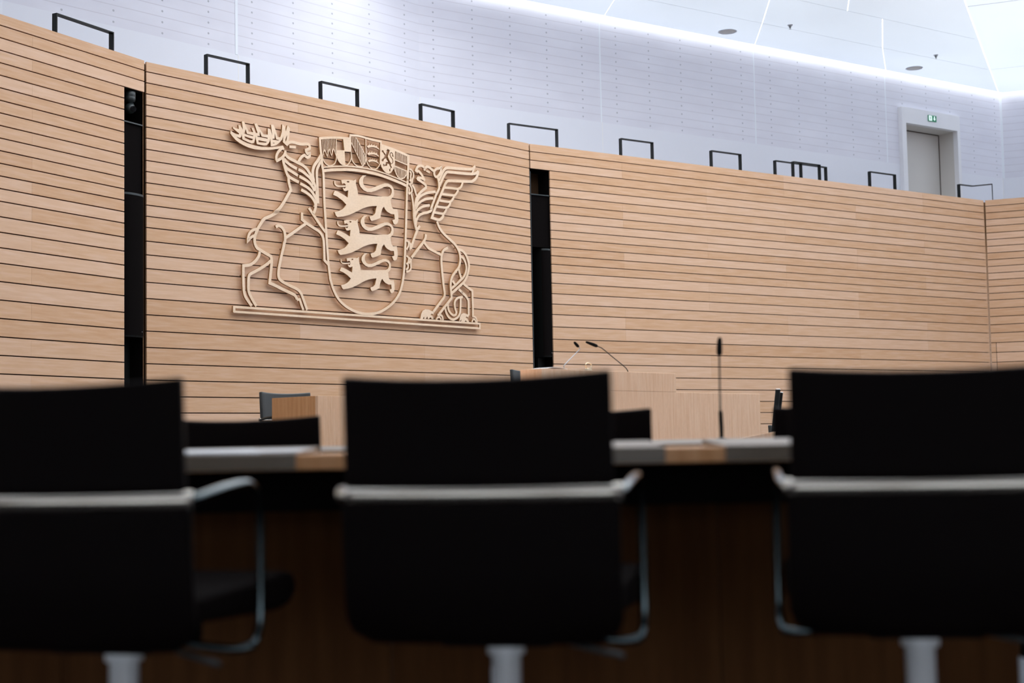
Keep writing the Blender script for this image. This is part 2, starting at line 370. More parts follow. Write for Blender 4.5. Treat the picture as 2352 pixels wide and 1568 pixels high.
(0,[2997,3158,3047,3171,3131,3177,3178,3177,3214,3198,3210,3147,3223,3108,3235,3062,3241,3022,3342,3030,3477,3037,3692,3060,3731,3079,3751,3114,3749,3147,3721,3167,3683,3172,3638,3162,3571,3130,3494,3099,3435,3079,3374,3074,3322,3089,3279,3119,3258,3157,3259,3189,3281,3223,3313,3250,3364,3258,3364,3252,3329,3233,3315,3196,3320,3160,3343,3127,3386,3114,3435,3122,3495,3145,3572,3178,3639,3201,3694,3207,3750,3192,3782,3155,3787,3110,3776,3068,3733,3031,3738,2990,3748,2951,3773,2926,3834,2931,3845,2879,3849,2813,3832,2771,3797,2754,3776,2759,3754,2800,3793,2813,3786,2869,3733,2867,3678,2886,3645,2911,3627,2937,3601,2910,3580,2859,3571,2806,3505,2779,3440,2758,3421,2770,3408,2805,3462,2823,3493,2850,3508,2900,3520,2934,3459,2926,3383,2911,3301,2882,3211,2836,3105,2789,3020,2764,2937,2750,2914,2765,2897,2801,2948,2814,3001,2838,3038,2865,3068,2899,3007,2941,2935,2972,2878,2985,2889,3014,2905,3034,2946,3029,3018,3005,3089,2981,3099,3060,3061,3045,3035,3049,3017,3074,3026,3082,3046,3071,3066,3096,3062,3117,3041,3130,3007,3120],[[3079,3158,3112,3163,3112,3148,3078,3143]]),
(16,[3066,3104,2999,3093,2942,3089,2914,3099,2904,3119,2905,3139]),
],
'head_outline.001':[
(38,[4278,4462,4292,4500,4321,4539,4366,4559,4405,4559,4437,4547,4455,4533,4446,4499]),
(38,[4291,4466,4326,4479,4364,4459,4396,4430,4424,4397,4447,4358]),
(0,[4283,4365,4309,4400,4370,4408,4456,4384,4451,4356,4375,4370],[]),
(38,[4299,4369,4368,4343,4432,4318,4467,4295,4471,4263,4431,4237,4378,4198,4339,4161,4306,4123,4283,4088,4267,4040,4256,3988,4253,3946]),
(38,[4453,4535,4495,4560,4541,4557,4592,4531,4641,4513]),
],
'eye.001':[
(0,[4485,4515,4557,4502,4549,4472,4476,4491],[]),
],
'ear.001':[
(36,[4644,4524,4636,4482,4654,4449,4685,4442,4720,4465,4755,4508,4774,4549,4782,4592,4741,4571,4691,4559,4644,4527]),
],
'neck_outline.001':[
(36,[4702,4436,4722,4383,4728,4329,4723,4276,4668,4190,4612,4080,4564,3985,4576,3979,4560,3953,4506,3926,4409,3900,4331,3862,4282,3798,4257,3723]),
],
'wing':[
(40,[4730,4401,4774,4472,4814,4535,4853,4577,4908,4599,5121,4616,5361,4638,5426,4656,5468,4698]),
(30,[5468,4704,5442,4647,5408,4592]),
(40,[4736,4319,4796,4420,4836,4483,4876,4525,4923,4542,5199,4558,5400,4575,5481,4595,5535,4633]),
(40,[5534,4636,5526,4590,5479,4519,5405,4470,5340,4457,5196,4443,4943,4419,4888,4403,4856,4367,4816,4296,4760,4196,4696,4084,4633,3974,4577,3856,4698,3841,4752,3855,4792,3892,4806,3924]),
(34,[4836,4308,4957,4318,5067,4320,5114,4326,5170,4360,5208,4426]),
(34,[4780,4211,5001,4218,5049,4229,5089,4273,5114,4312]),
(34,[4731,4115,4905,4116,4960,4130,5000,4168,5025,4207]),
(34,[4672,4023,4857,4028,4904,4047,4936,4084,4952,4116]),
(34,[4628,3935,4793,3936,4832,3957,4860,3993,4872,4013]),
],
'breast_feather':[
(36,[4659,4230,4512,4199,4414,4163,4346,4121,4307,4075,4282,4023]),
(36,[4608,4133,4471,4107,4384,4069,4315,4020,4268,3946]),
(36,[4542,4028,4430,4002,4343,3961,4284,3906,4252,3833]),
],
'body_outline.001':[
(36,[4318,4145,4288,4072,4257,3979,4246,3881,4254,3799,4250,3778,4264,3710,4283,3655]),
(30,[4187,4160,4201,4106,4217,4039,4227,3939,4229,3833,4245,3737,4271,3656]),
(30,[4208,4273,4245,4231,4269,4178,4289,4130]),
(40,[4340,3721,4291,3653,4225,3523,4163,3385]),
(40,[4457,3614,4447,3561,4408,3505,4285,3379,4176,3266]),
(36,[4416,3500,4487,3437,4527,3417,4648,3381,4758,3350]),
(38,[4884,3466,4803,3423,4762,3352,4752,3260,4764,3115,4785,2947,4805,2790,4732,2701,4578,2547]),
(38,[4676,3816,4722,3733,4800,3661,4920,3589,5012,3537,5074,3482,5112,3425,5130,3360,5128,3288,5099,3208,5035,3143,4970,3072,4938,3004,4928,2932,4938,2823,4944,2759,4859,2681,4688,2519]),
(36,[5098,3180,5113,3126,5144,3054]),
(36,[4965,3006,5022,2949]),
(36,[5092,2893,5177,2844,5147,2857,5228,2810,5268,2770,5287,2724,5286,2534]),
(36,[5192,2977,5275,2933,5370,2892,5370,2881,5371,2800,5374,2634,5371,2514]),
],
'tail':[
(38,[5097,3459,5176,3447,5246,3397,5288,3323,5308,3247,5288,3151,5254,3076,5197,3005,5100,2933,4945,2826]),
(34,[5138,3369,5189,3343,5235,3285,5254,3220,5240,3147,5191,3071,5126,3023,5038,2956,4947,2895]),
(34,[4865,2670,4877,2596,4922,2543,4978,2519,5022,2529,5034,2567,5014,2613,5002,2683,5023,2736,5078,2772,5170,2787]),
(34,[4814,2607,4833,2543,4884,2485,4964,2460,5044,2486,5093,2533,5114,2595,5126,2766]),
],
'claw':[
(24,[4156,4485,4199,4475,4232,4437,4231,4391,4214,4347,4205,4291]),
(26,[4164,4456,4187,4427,4178,4380,4181,4352,4161,4313]),
(28,[4205,4295,4157,4278,4182,4251,4203,4212,4190,4165,4136,4139]),
(22,[4144,4237,4151,4192,4139,4140]),
(40,[4206,4346,4199,4299]),
(26,[4082,3494,4119,3480,4123,3431,4083,3366]),
(26,[4119,3490,4157,3457,4151,3414,4148,3364]),
(26,[4076,3284,4111,3267,4121,3233,4103,3189,4074,3170]),
(26,[4138,3269,4155,3226,4120,3181]),
(26,[4165,3251,4160,3167,4159,3117,4128,3080,4070,3063]),
(26,[4106,3172,4102,3123,4067,3088]),
],
'paw':[
(0,[4325,2437,4342,2502,4372,2550,4423,2572,4494,2573,4533,2559,4587,2550,4580,2507,4548,2520,4518,2500,4557,2491,4585,2448,4543,2446,4531,2466,4505,2460,4495,2444,4469,2445,4463,2477,4434,2443,4402,2441,4397,2473,4376,2440],[]),
(30,[4658,2510,4714,2511,4753,2492,4766,2441]),
(26,[4637,2442,4661,2473,4700,2481,4733,2444]),
(0,[5090,2436,5105,2501,5133,2545,5181,2561,5235,2555,5289,2539,5275,2502,5241,2515,5214,2502,5261,2485,5295,2439,5253,2437,5219,2459,5192,2439,5124,2438,5138,2469],[]),
(26,[5378,2524,5419,2517,5446,2485,5453,2438]),
(24,[5349,2442,5370,2481,5405,2487,5433,2441]),
],
'base_bar':[
(27,[1182,2421,5526,2427]),
(27,[1182,2364,5525,2360]),
(36,[1193,2431,1192,2356]),
(30,[5511,2433,5509,2350]),
],
}
# ------------------------------------------------------------------ room geometry (metres, camera above the origin)
A0 = Vector((-5.1857, 14.4625)); S1 = Vector((-4.3459, 16.0498)); B = Vector((-4.1821, 16.3917)); C = Vector((.3172, 21.4032)); D = Vector((9.1702, 27.5145))
d1 = (S1 - A0).normalized(); d2 = (C - B).normalized(); d3 = (D - C).normalized(); d4 = Vector((.92055, -.39063))
def nrm(d): return Vector((d.y, -d.x))          # towards the hall
def frame(P, d):                                # local x along the wall, local -y towards the hall
    return Matrix.Translation((P.x, P.y, 0)) @ Matrix.Rotation(math.atan2(d.y, d.x), 4, 'Z')
F1, F2, F3, F4 = frame(A0, d1), frame(B, d2), frame(C, d3), frame(D, d4)
Z0, ZT = 5.0966, 5.2123
grooves = [Z0 - .13 * k for k in range(15)] + [Z0 - 1.82 - .1585 * k for k in range(1, 5)]
while grooves[-1] > .25: grooves.append(grooves[-1] - .18723)
GAP = .0064
rows = list(zip([ZT + GAP] + grooves, grooves + [0.0]))
GAP = .0064
def cut(u0, u1, joints):
    e = [u0] + sorted(j for j in joints if u0 + .05 < j < u1 - .05) + [u1]; return list(zip(e, e[1:]))
def board_wall(name, Fm, u0, u1, joints, niche=None, doorcut=None):
    """boards with open shadow joints; joints(row) -> u of butt joints; niche = (u0, u1, ztop)"""
    mb = MB()
    for k, (zt, zb) in enumerate(rows):
        spans = [(u0, u1)]
        if niche and zt < niche[2] + .05:
            spans = [(a, b) for a, b in ((u0, niche[0]), (niche[1], u1)) if b - a > .015]
        if doorcut and zt < doorcut[1] + .05:
            spans = [(a, b) for s0, s1 in spans for a, b in ((s0, doorcut[0] - .004), (doorcut[0] + .004, s1)) if b - a > .01]
        for a, b in spans:
            for p, q in cut(a, b, joints(k)):
                mb.box((p + .0006, 0, zb + GAP), (q - .0006, .022, zt - GAP))
    # backing behind the open joints
    mb.mi = 1
    if niche:
        a, b, z = niche
        if a > u0 + .05: mb.box((u0, .034, 0), (a, .06, ZT - .02)); mb.box((a, .034, z), (b, .06, ZT - .02))
        if b < u1 - .05: mb.box((b, .034, 0), (u1, .06, ZT - .02)); mb.box((a, .034, z), (b, .06, ZT - .02))
    else: mb.box((u0, .034, 0), (u1, .06, ZT - .02))
    mb.mi = 0; mb.box((u0, .062, ZT - .03), (u1, .34, ZT))        # parapet cap
    mb.mi = 1; mb.box((u0, .30, 4.2), (u1, .34, ZT - .03))
    o = mb.build(name, [M['wall_wood'], M['shadow']], recalc=True); o.matrix_world = Fm
    return struct(o)
board_wall('wall_left', F1, -9.0, 2.128, lambda k: [.4356 - 1.79 * i for i in range(6)] if k % 2 else [.4356 - .9 - 1.79 * i for i in range(6)], niche=(1.80, 2.128, 4.832))
board_wall('wall_center', F2, .004, 6.722, lambda k: [2.2588] if k % 2 else [4.4595])
board_wall('wall_right', F3, .012, 10.742, lambda k: {0: [1.7815, 5.3427, 8.96], 1: [3.557, 7.13], 2: [1.7815, 5.3427, 8.96], 3: [3.557, 7.13]}[(k * 7 // 3) % 4], niche=(.012, .372, 4.832))
board_wall('wall_far_right', F4, .02, 9.0, lambda k: [1.3 + 1.79 * i for i in range(5)] if k % 2 else [2.2 + 1.79 * i for i in range(4)], doorcut=(.113, 2.4554))

# loudspeaker recesses in the panelling
def recess(name, Fm, u0, u1):
    mb = MB(); y1 = .42; z1 = 4.832
    mb.box((u0, y1, 0), (u1, y1 + .02, z1)); mb.box((u0 - .012, .024, 0), (u0 - .001, y1, z1 + .012)); mb.box((u1 - .004, .024, 0), (u1 + (.0 if u1 > 2 else .012), y1, z1 + .012))
    mb.box((u0 - .001, .024, z1 + .001), (u1 + .001, y1, z1 + .012))
    o = mb.build(name, M['black_matte']); o.matrix_world = Fm; return struct(o)
recess('trim_1', F1, 1.802, 2.126); recess('trim_2', F3, .016, .370)

def post(name, Fm, a, b):
    mb = MB(); mb.box((*a, 0), (*b, ZT - .02)); o = mb.build(name, M['edge_wood']); o.matrix_world = Fm; return struct(o)
post('trim_22', F3, (10.68, .062), (11.0, .11)); post('trim_23', F2, (-.05, .062), (.05, .11)); post('trim_24', F2, (6.66, .062), (6.80, .11))

# floor and podium
mb = MB(); fl = [(-14, -4.5), (16.5, -4.5), (17.5, 24.2), (D.x + .3, D.y + .3), (C.x, C.y + .4), (B.x - .3, B.y + .3), (A0.x - 4.4, A0.y - 7.7), (-14, 4)]
mb.poly([(x, y, 0) for x, y in fl]); struct(mb.build('floor', M['carpet']))
podium_pts = []
nb = nrm(d2)
def q2(t, w):                                   # t along the centre wall from the lectern middle, w towards the hall
    p = Vector((.697, 10.0)) + d2 * t + nb * w; return (p.x, p.y)
mb = MB(); mb.bm.faces.new([mb.bm.verts.new((*q2(t, w), z)) for t, w, z in ((-4.2, -.9, .3), (4.6, -.9, .3), (4.6, -6.4, .3), (-4.2, -6.4, .3))])
ret = bmesh.ops.extrude_face_region(mb.bm, geom=mb.bm.faces[:])
bmesh.ops.translate(mb.bm, vec=(0, 0, -.3), verts=[g for g in ret['geom'] if isinstance(g, bmesh.types.BMVert)])
struct(mb.build('floor_podium', M['carpet']))

# gallery: floor, back wall (smooth band + lined plaster), ceiling
ZB, ZC, GF = 6.48, 8.41, 4.25
n1, n2, n3, n4 = nrm(d1), nrm(d2), nrm(d3), nrm(d4)
G2 = Vector((-1.46, 23.53)); G3 = Vector((11.20, 32.26)); G4 = G3 + d4 * 9.5
G1 = None
# left corner of the gallery wall: intersection of the lines 2.75 m behind wall_left and wall_center
def isect(P, d, Q, e):
    den = d.x * e.y - d.y * e.x; w = Q - P; return P + d * ((w.x * e.y - w.y * e.x) / den)
G1 = isect(A0 - n1 * 2.75, d1, G2, d2); G0 = G1 - d1 * 13
def gal_wall(name, P, Q, holes=None, uoff=0.0):
    d = (Q - P).normalized(); L = (Q - P).length
    for nm, z0, z1, mm in ((name, ZB, ZC, M['lined']), (name + '_band', GF, ZB, M['white_band'])):
        mb = MB(); uvl = mb.bm.loops.layers.uv.new('UVMap')
        segs = [(0, L, z0, z1)]
        if holes:
            h0, h1, hz = holes
            segs = [(0, h0, z0, z1), (h1, L, z0, z1)] + ([(h0, h1, hz, z1)] if z0 < hz < z1 else [] if hz >= z1 else [(h0, h1, z0, z1)])
        for a, b, za, zb in segs:
            f = mb.poly([(a, 0, za), (b, 0, za), (b, 0, zb), (a, 0, zb)])
            for lp in f.loops: lp[uvl].uv = (lp.vert.co.x + uoff, lp.vert.co.z - ZB)
        o = mb.build(nm, mm, recalc=False); o.matrix_world = frame(P, d); struct(o)
    return d
# dots of the photo sit at u = .025 + .784 k measured from the corner point below C / B
u3 = (G2 - C).dot(d3); u2_ = (G1 - B).dot(d2)
gal_wall('wall_gallery_left', G0, G1)
gal_wall('wall_gallery_center', G1, G2, uoff=(G1 - C).dot(d2) + .715)
gal_wall('wall_gallery_right', G2, G3, holes=(11.745 - u3, 13.485 - u3, 7.372), uoff=u3 - .03)
gal_wall('wall_gallery_far_right', G3, G4)
mb = MB()
gp = [G0, G1, G2, G3, G4]; ip = [A0 - n1 * .30 - d1 * 9, isect(A0 - n1 * .3, d1, B - n2 * .3, d2), isect(B - n2 * .3, d2, C - n3 * .3, d3), isect(C - n3 * .3, d3, D - n4 * .3, d4), D - n4 * .3 + d4 * 9]
for a, b, c_, d_ in zip(gp, gp[1:], ip, ip[1:]): mb.poly([(c_.x, c_.y, GF), (d_.x, d_.y, GF), (b.x, b.y, GF), (a.x, a.y, GF)])
struct(mb.build('floor_gallery', M['carpet']))
# white joint strips of the lined plaster and hairline joints of the band
def strip(name, P, d, u, z0, z1, w, mm, t=.006):
    mb = MB(); mb.box((u - w / 2, -t, z0), (u + w / 2, .004, z1)); o = mb.build(name, mm); o.matrix_world = frame(P, d); return struct(o)
k = 1
for u in (3.578, 7.432, 11.262):
    strip('trim_%d' % (k + 2), G2, d3, u - u3, ZB, ZC, .03, M['strip']); k += 1
strip('trim_%d' % (k + 2), G1, d2, (C + d2 * -3.355 - G1).dot(d2), ZB, ZC, .045, M['strip']); k += 1
strip('trim_%d' % (k + 2), G3, d4, .02, ZB, ZC, .05, M['strip']); k += 1
for P, d, u in ((G2, d3, .01), (G1, d2, (C + d2 * -3.32 - G1).dot(d2)), (G2, d3, 3.6 - u3), (G3, d4, .0)):
    strip('trim_%d' % (k + 2), P, d, u, GF, ZB, .008, M['speaker_grey'], t=.002); k += 1

# ceiling: translucent daylight panels round a field of open skylights above the middle of the hall
def ceil_cells():
    xs = [-15, -7.5, -3.2, -2.6, 1.7, 2.3, 6.6, 7.2, 11.5, 19]; ys = [-5, 3.2, 7.6, 8.2, 12.6, 13.2, 17.6, 18.2, 22.4, 36]
    sky = {(i, j) for i in (3, 5, 7) for j in (3, 5)} | {(5, 7), (7, 7), (3, 7)}
    mb = MB(); curb = MB()
    for i in range(len(xs) - 1):
        for j in range(len(ys) - 1):
            a, b, c_, d_ = xs[i], xs[i + 1], ys[j], ys[j + 1]
            if (i, j) in sky:
                for p, q in (((a, c_), (b, c_)), ((b, c_), (b, d_)), ((b, d_), (a, d_)), ((a, d_), (a, c_))):
                    curb.poly([(p[0], p[1], ZC), (q[0], q[1], ZC), (q[0], q[1], ZC + .5), (p[0], p[1], ZC + .5)])
                continue
            mb.poly([(a, c_, ZC), (b, c_, ZC), (b, d_, ZC), (a, d_, ZC)])
    return mb, curb
mb, curb = ceil_cells()
# split off the facet right of the hip line
hip0 = Vector((11.20, 32.26, ZC)); hip1 = Vector((8.15, 25.05, ZC)); hd = (hip1 - hip0).normalized()
bmesh.ops.remove_doubles(mb.bm, verts=mb.bm.verts[:], dist=.001)
pn = Vector((hd.y, -hd.x, 0))
g = bmesh.ops.bisect_plane(mb.bm, geom=mb.bm.verts[:] + mb.bm.edges[:] + mb.bm.faces[:], plane_co=hip0, plane_no=pn)
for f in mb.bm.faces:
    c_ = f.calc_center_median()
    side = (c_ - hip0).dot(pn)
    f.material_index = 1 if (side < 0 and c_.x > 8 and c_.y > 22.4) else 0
def cw(u, w): return C + d3 * u - n3 * w
def gap(pts, w):                                # open joint between ceiling sheets
    for p, q in zip(pts, pts[1:]):
        p, q = Vector(p[:2]), Vector(q[:2]); d = (q - p); L = d.length; d.normalize(); nn = Vector((-d.y, d.x))
        for co, no in ((p + nn * w / 2, nn), (p - nn * w / 2, nn), (p, d), (q, d)):
            bmesh.ops.bisect_plane(mb.bm, geom=mb.bm.verts[:] + mb.bm.edges[:] + mb.bm.faces[:], plane_co=(co.x, co.y, ZC), plane_no=(no.x, no.y, 0))
        kl = []
        for f in mb.bm.faces:
            r = f.calc_center_median().xy - p
            if 0 < r.dot(d) < L and abs(r.dot(nn)) < w / 2: kl.append(f)
        bmesh.ops.delete(mb.bm, geom=kl, context='FACES')
gap([cw(3.65, 2.74), cw(3.0, 1.48), cw(2.2, .1)], .010); gap([cw(7.44, 2.74), cw(6.43, 1.48), cw(5.3, .1)], .012); gap([cw(11.30, 2.74), cw(9.74, 1.48), cw(8.17, .12)], .013)
gap([cw(7.21, .1), cw(6.5, -.6)], .013); gap([hip0, hip1], .016)
SLOT = .15
for P, d, lo, hi in ((G1, d1, None, G1), (G2, d2, G1, G2), (G3, d3, G2, G3), (G3, d4, G3, None)):
    nn = nrm(d); co = P + nn * SLOT
    bmesh.ops.bisect_plane(mb.bm, geom=mb.bm.verts[:] + mb.bm.edges[:] + mb.bm.faces[:], plane_co=(co.x, co.y, ZC), plane_no=(nn.x, nn.y, 0))
kill = []
for f in mb.bm.faces:
    c_ = f.calc_center_median().xy
    if any((c_ - P).dot(nrm(d)) < SLOT - .0005 for P, d in ((G1, d1), (G2, d2), (G3, d3), (G3, d4))): kill.append(f)
bmesh.ops.delete(mb.bm, geom=kill, context='FACES')
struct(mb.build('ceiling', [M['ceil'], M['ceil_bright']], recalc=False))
struct(curb.build('window_1', M['white'], recalc=False))
# ceiling joint battens
def batten(pts, w=.045, h=.03):
    global k
    for p, q in zip(pts, pts[1:]):
        p, q = Vector(p), Vector(q); d = (q - p); L = d.length; d.normalize()
        mb = MB(); mb.box((0, -w / 2, ZC - h), (L, w / 2, ZC + .002)); o = mb.build('trim_%d' % (k + 2), M['strip']); o.matrix_world = frame(p, d); struct(o); k += 1
batten([cw(-2, 1.48), cw(13.0, 1.45)], .005, .002); batten([cw(-2, .12), cw(10.79, .08)], .005, .002)
batten([Vector((10.24, 30.0)), Vector((10.24, 30.0)) + d4 * 6], .005, .002); batten([Vector((8.33, 25.45)), Vector((8.33, 25.45)) + d4 * 6], .012, .004)
# roof light slot: the ceiling stops short of the gallery wall and the wall runs on up into the slot
for i, (P, Q) in enumerate(((G0, G1), (G1, G2), (G2, G3), (G3, G4))):
    d = (Q - P).normalized(); L = (Q - P).length
    mb = MB(); mb.box((0, 0, ZC), (L, .05, ZC + .55)); o = mb.build('wall_slot_%d' % (i + 1), M['white']); o.matrix_world = frame(P, d); struct(o)

# the rest of the shell, behind and beside the viewer
mb = MB()
added_wins = [(-11.5, -6.2), (-5.9, -.6), (-.3, 5.0), (5.3, 10.6)]; e = [-14] + [v for w_ in added_wins for v in w_] + [16.5]  # unseen glazing, added so the chair columns and bars pick up brightness
for a, b in zip(e[::2], e[1::2]): mb.poly([(a, -4.5, 0), (b, -4.5, 0), (b, -4.5, ZC), (a, -4.5, ZC)])
for a, b in added_wins: mb.poly([(a, -4.5, 0), (b, -4.5, 0), (b, -4.5, .06), (a, -4.5, .06)]); mb.poly([(a, -4.5, 2.5), (b, -4.5, 2.5), (b, -4.5, ZC), (a, -4.5, ZC)])
struct(mb.build('wall_back', M['lectern_wood']))
for i, (a, b) in enumerate(added_wins):
    mb = MB()
    for q in (((a, -4.56, .06), (a + .05, -4.5, 2.5)), ((b - .05, -4.56, .06), (b, -4.5, 2.5)), ((a + .05, -4.56, .06), (b - .05, -4.5, .11)), ((a + .05, -4.56, 2.45), (b - .05, -4.5, 2.5))): mb.box(*q)
    mb.mi = 1; n_ = 60; mb.grid([[(a + .04 + (b - a - .08) * j / n_, -4.42 + .03 * math.sin(j * 1.3), z) for j in range(n_ + 1)] for z in (.03, 2.52)])
    struct(mb.build('window_%d' % (i + 2), [M['black_metal'], M['added_curtain']], recalc=False))
mb = MB(); mb.poly([(-14, -4.5, 0), (-14, 4, 0), (-14, 4, ZC), (-14, -4.5, ZC)]); mb.poly([(-14, 4, 0), (G0.x, G0.y, 0), (G0.x, G0.y, ZC), (-14, 4, ZC)])
struct(mb.build('wall_side_left', M['white']))
mb = MB(); mb.poly([(16.5, -4.5, 0), (20.5, 28.0, 0), (20.5, 28.0, ZC), (16.5, -4.5, ZC)])
struct(mb.build('wall_side_right', M['white']))
mb = MB(); mb.box((-14, -4.5, 3.2), (16.4, 1.6, 3.4)); struct(mb.build('ceiling_rear_shade', M['white']))  # unseen low soffit added to keep daylight off the near chair backs

# gallery door in its deep reveal
dr = empty('door_1'); dr.matrix_world = frame(C - n3 * 2.75, d3); struct(dr)
mb = MB(); y0, y1 = -.10, .02
mb.box((11.64, y0, GF), (11.772, y1, 7.707)); mb.box((13.462, y0, GF), (13.55, y1, 7.707)); mb.box((11.772, y0, 7.368), (13.462, y1, 7.707))
struct(mb.build('door_frame', M['door_paint'], dr))
mb = MB(); mb.box((11.76, .021, GF), (11.77, .42, 7.38)); mb.box((13.464, .021, GF), (13.474, .42, 7.38)); mb.box((11.772, .021, 7.369), (13.462, .42, 7.379))
struct(mb.build('door_reveal', M['reveal_shade'], dr))
mb = MB(); mb.box((11.772, .42, GF), (13.462, .46, 7.369)); struct(mb.build('door_leaf', M['reveal_shade'], dr))
mb = MB(); mb.box((11.772, .405, 7.352), (13.462, .419, 7.368)); mb.box((13.455, .405, GF), (13.463, .419, 7.345)); struct(mb.build('door_seal', M['shadow'], dr))
# ------------------------------------------------------------------ coat of arms on the centre wall
def stroke_mesh(mb, pts2, w, y0, y1):
    P = [p for i, p in enumerate(catmull([Vector((a / 1000, b / 1000)) for a, b in pts2], 5))]
    Q = [P[0]]
    for p in P[1:]:
        if (p - Q[-1]).length > .002: Q.append(p)
    P = Q; h = w / 2000; L = []; Rr = []
    for i, p in enumerate(P):
        a = (p - P[i - 1]).normalized() if i else None; b = (P[i + 1] - p).normalized() if i < len(P) - 1 else None
        a = a or b; b = b or a
        na, nb_ = Vector((-a.y, a.x)), Vector((-b.y, b.x)); n = (na + nb_)
        if n.length < .2: n = na.copy()
        n.normalize(); s = min(1 / max(n.dot(na), .3), 1.9)
        L.append(p + n * h * s); Rr.append(p - n * h * s)
    V = [[mb.bm.verts.new((q.x, y, q.y)) for q in S] for S in (L, Rr) for y in (y0, y1)]     # L front, L back, R front, R back
    for i in range(len(P) - 1):
        for f, mi in (((V[0][i], V[0][i + 1], V[2][i + 1], V[2][i]), 0), ((V[1][i], V[3][i], V[3][i + 1], V[1][i + 1]), 0), ((V[0][i], V[1][i], V[1][i + 1], V[0][i + 1]), 1), ((V[2][i], V[2][i + 1], V[3][i + 1], V[3][i]), 1)):
            mb.bm.faces.new(f).material_index = mi
    for i in (0, -1): mb.bm.faces.new((V[0][i], V[2][i], V[3][i], V[1][i])).material_index = 1
def poly_mesh(mb, outer, holes, y0, y1):
    loops = [[Vector((a / 1000, b / 1000, 0)) for a, b in lp] for lp in [outer] + holes]
    tris = tessellate_polygon(loops); flat = [p for lp in loops for p in lp]
    fv = [mb.bm.verts.new((p.x, y0, p.y)) for p in flat]; bv = [mb.bm.verts.new((p.x, y1, p.y)) for p in flat]
    for t in tris:
        for V in (fv, bv):
            try: mb.bm.faces.new([V[i] for i in t]).material_index = 0
            except ValueError: pass
    o = 0
    for lp in loops:
        n = len(lp)
        for i in range(n):
            a, b = o + i, o + (i + 1) % n
            mb.bm.faces.new((fv[a], fv[b], bv[b], bv[a])).material_index = 1
        o += n
pair = lambda f: list(zip(f[::2], f[1::2]))
jit = 0
def plate(keys, name, parent, items=None):
    global jit
    mb = MB()
    for it in (items if items is not None else [i for kk in keys for i in CREST[kk]]):
        jit += 1; y0 = -.060 - .0004 * (jit % 9); y1 = -.036 - .0002 * (jit % 5)
        if it[0]: stroke_mesh(mb, pair(it[1]), it[0], y0, y1)
        else: poly_mesh(mb, pair(it[1]), [pair(h) for h in it[2]], y0, y1)
    o = mb.build(name, [M['crest_wood'], M['ply_edge']], parent); return o
crest = empty('coat_of_arms'); crest.matrix_world = F2
tag(crest, 'large pale wooden coat of arms with stag, griffin and lion shield on the board wall', 'coat of arms')
stag = plate(['neck_outline', 'body_outline', 'head_outline', 'mane'], 'stag', crest)
for kk in ('antler', 'eye', 'ear', 'tail.001'): plate([kk], kk.split('.')[0], stag)
grif = plate(['neck_outline.001', 'body_outline.001', 'head_outline.001', 'breast_feather'], 'griffin', crest)
for kk, nm in (('wing', 'wing'), ('eye.001', 'eye'), ('ear.001', 'ear'), ('tail', 'tail')): plate([kk], nm, grif)
for its in (CREST['claw'][:5], CREST['claw'][5:7], CREST['claw'][7:]): plate(None, 'claw', grif, its)
for its in (CREST['paw'][:1], CREST['paw'][1:3], CREST['paw'][3:4], CREST['paw'][4:]): plate(None, 'paw', grif, its)
plate(['shield_frame'], 'shield_frame', crest)
crown = plate(['crown_rim', 'crown_band'], 'crown', crest)
for i in range(6):
    sh = plate(['small_shield' + ('.%03d' % i if i else '')], 'small_shield', crown)
for it in CREST['antler_charge']: plate(None, 'antler_charge', crown, [it])
for kk in ('lion', 'lion.001', 'lion.002'): plate([kk], 'lion', crest)
plate(['base_bar'], 'base_bar', crest)
for kk, n_, i in (('antler', 0, 7), ('antler', 0, 16), ('body_outline', 0, 4), ('body_outline', 0, 9), ('body_outline', 0, 14), ('body_outline', 2, 5), ('body_outline', 3, 9), ('body_outline', 4, 7), ('body_outline', 4, 14), ('body_outline', 6, 8), ('body_outline', 7, 2), ('shield_frame', 0, 6), ('shield_frame', 0, 26),
                  ('body_outline.001', 8, 2), ('body_outline.001', 7, 5), ('body_outline.001', 12, 3), ('lion', 0, 70), ('lion', 0, 30), ('lion.001', 0, 30), ('lion.002', 0, 30)):
    P = pair(CREST[kk][min(n_, len(CREST[kk]) - 1)][1]); u, z = P[min(i, len(P) - 1)]
    mb = MB(); mb.tube([(u / 1000, -.040, z / 1000), (u / 1000, .0, z / 1000)], .009, 8); mb.build('mounting_pin', M['edge_wood'], crest)

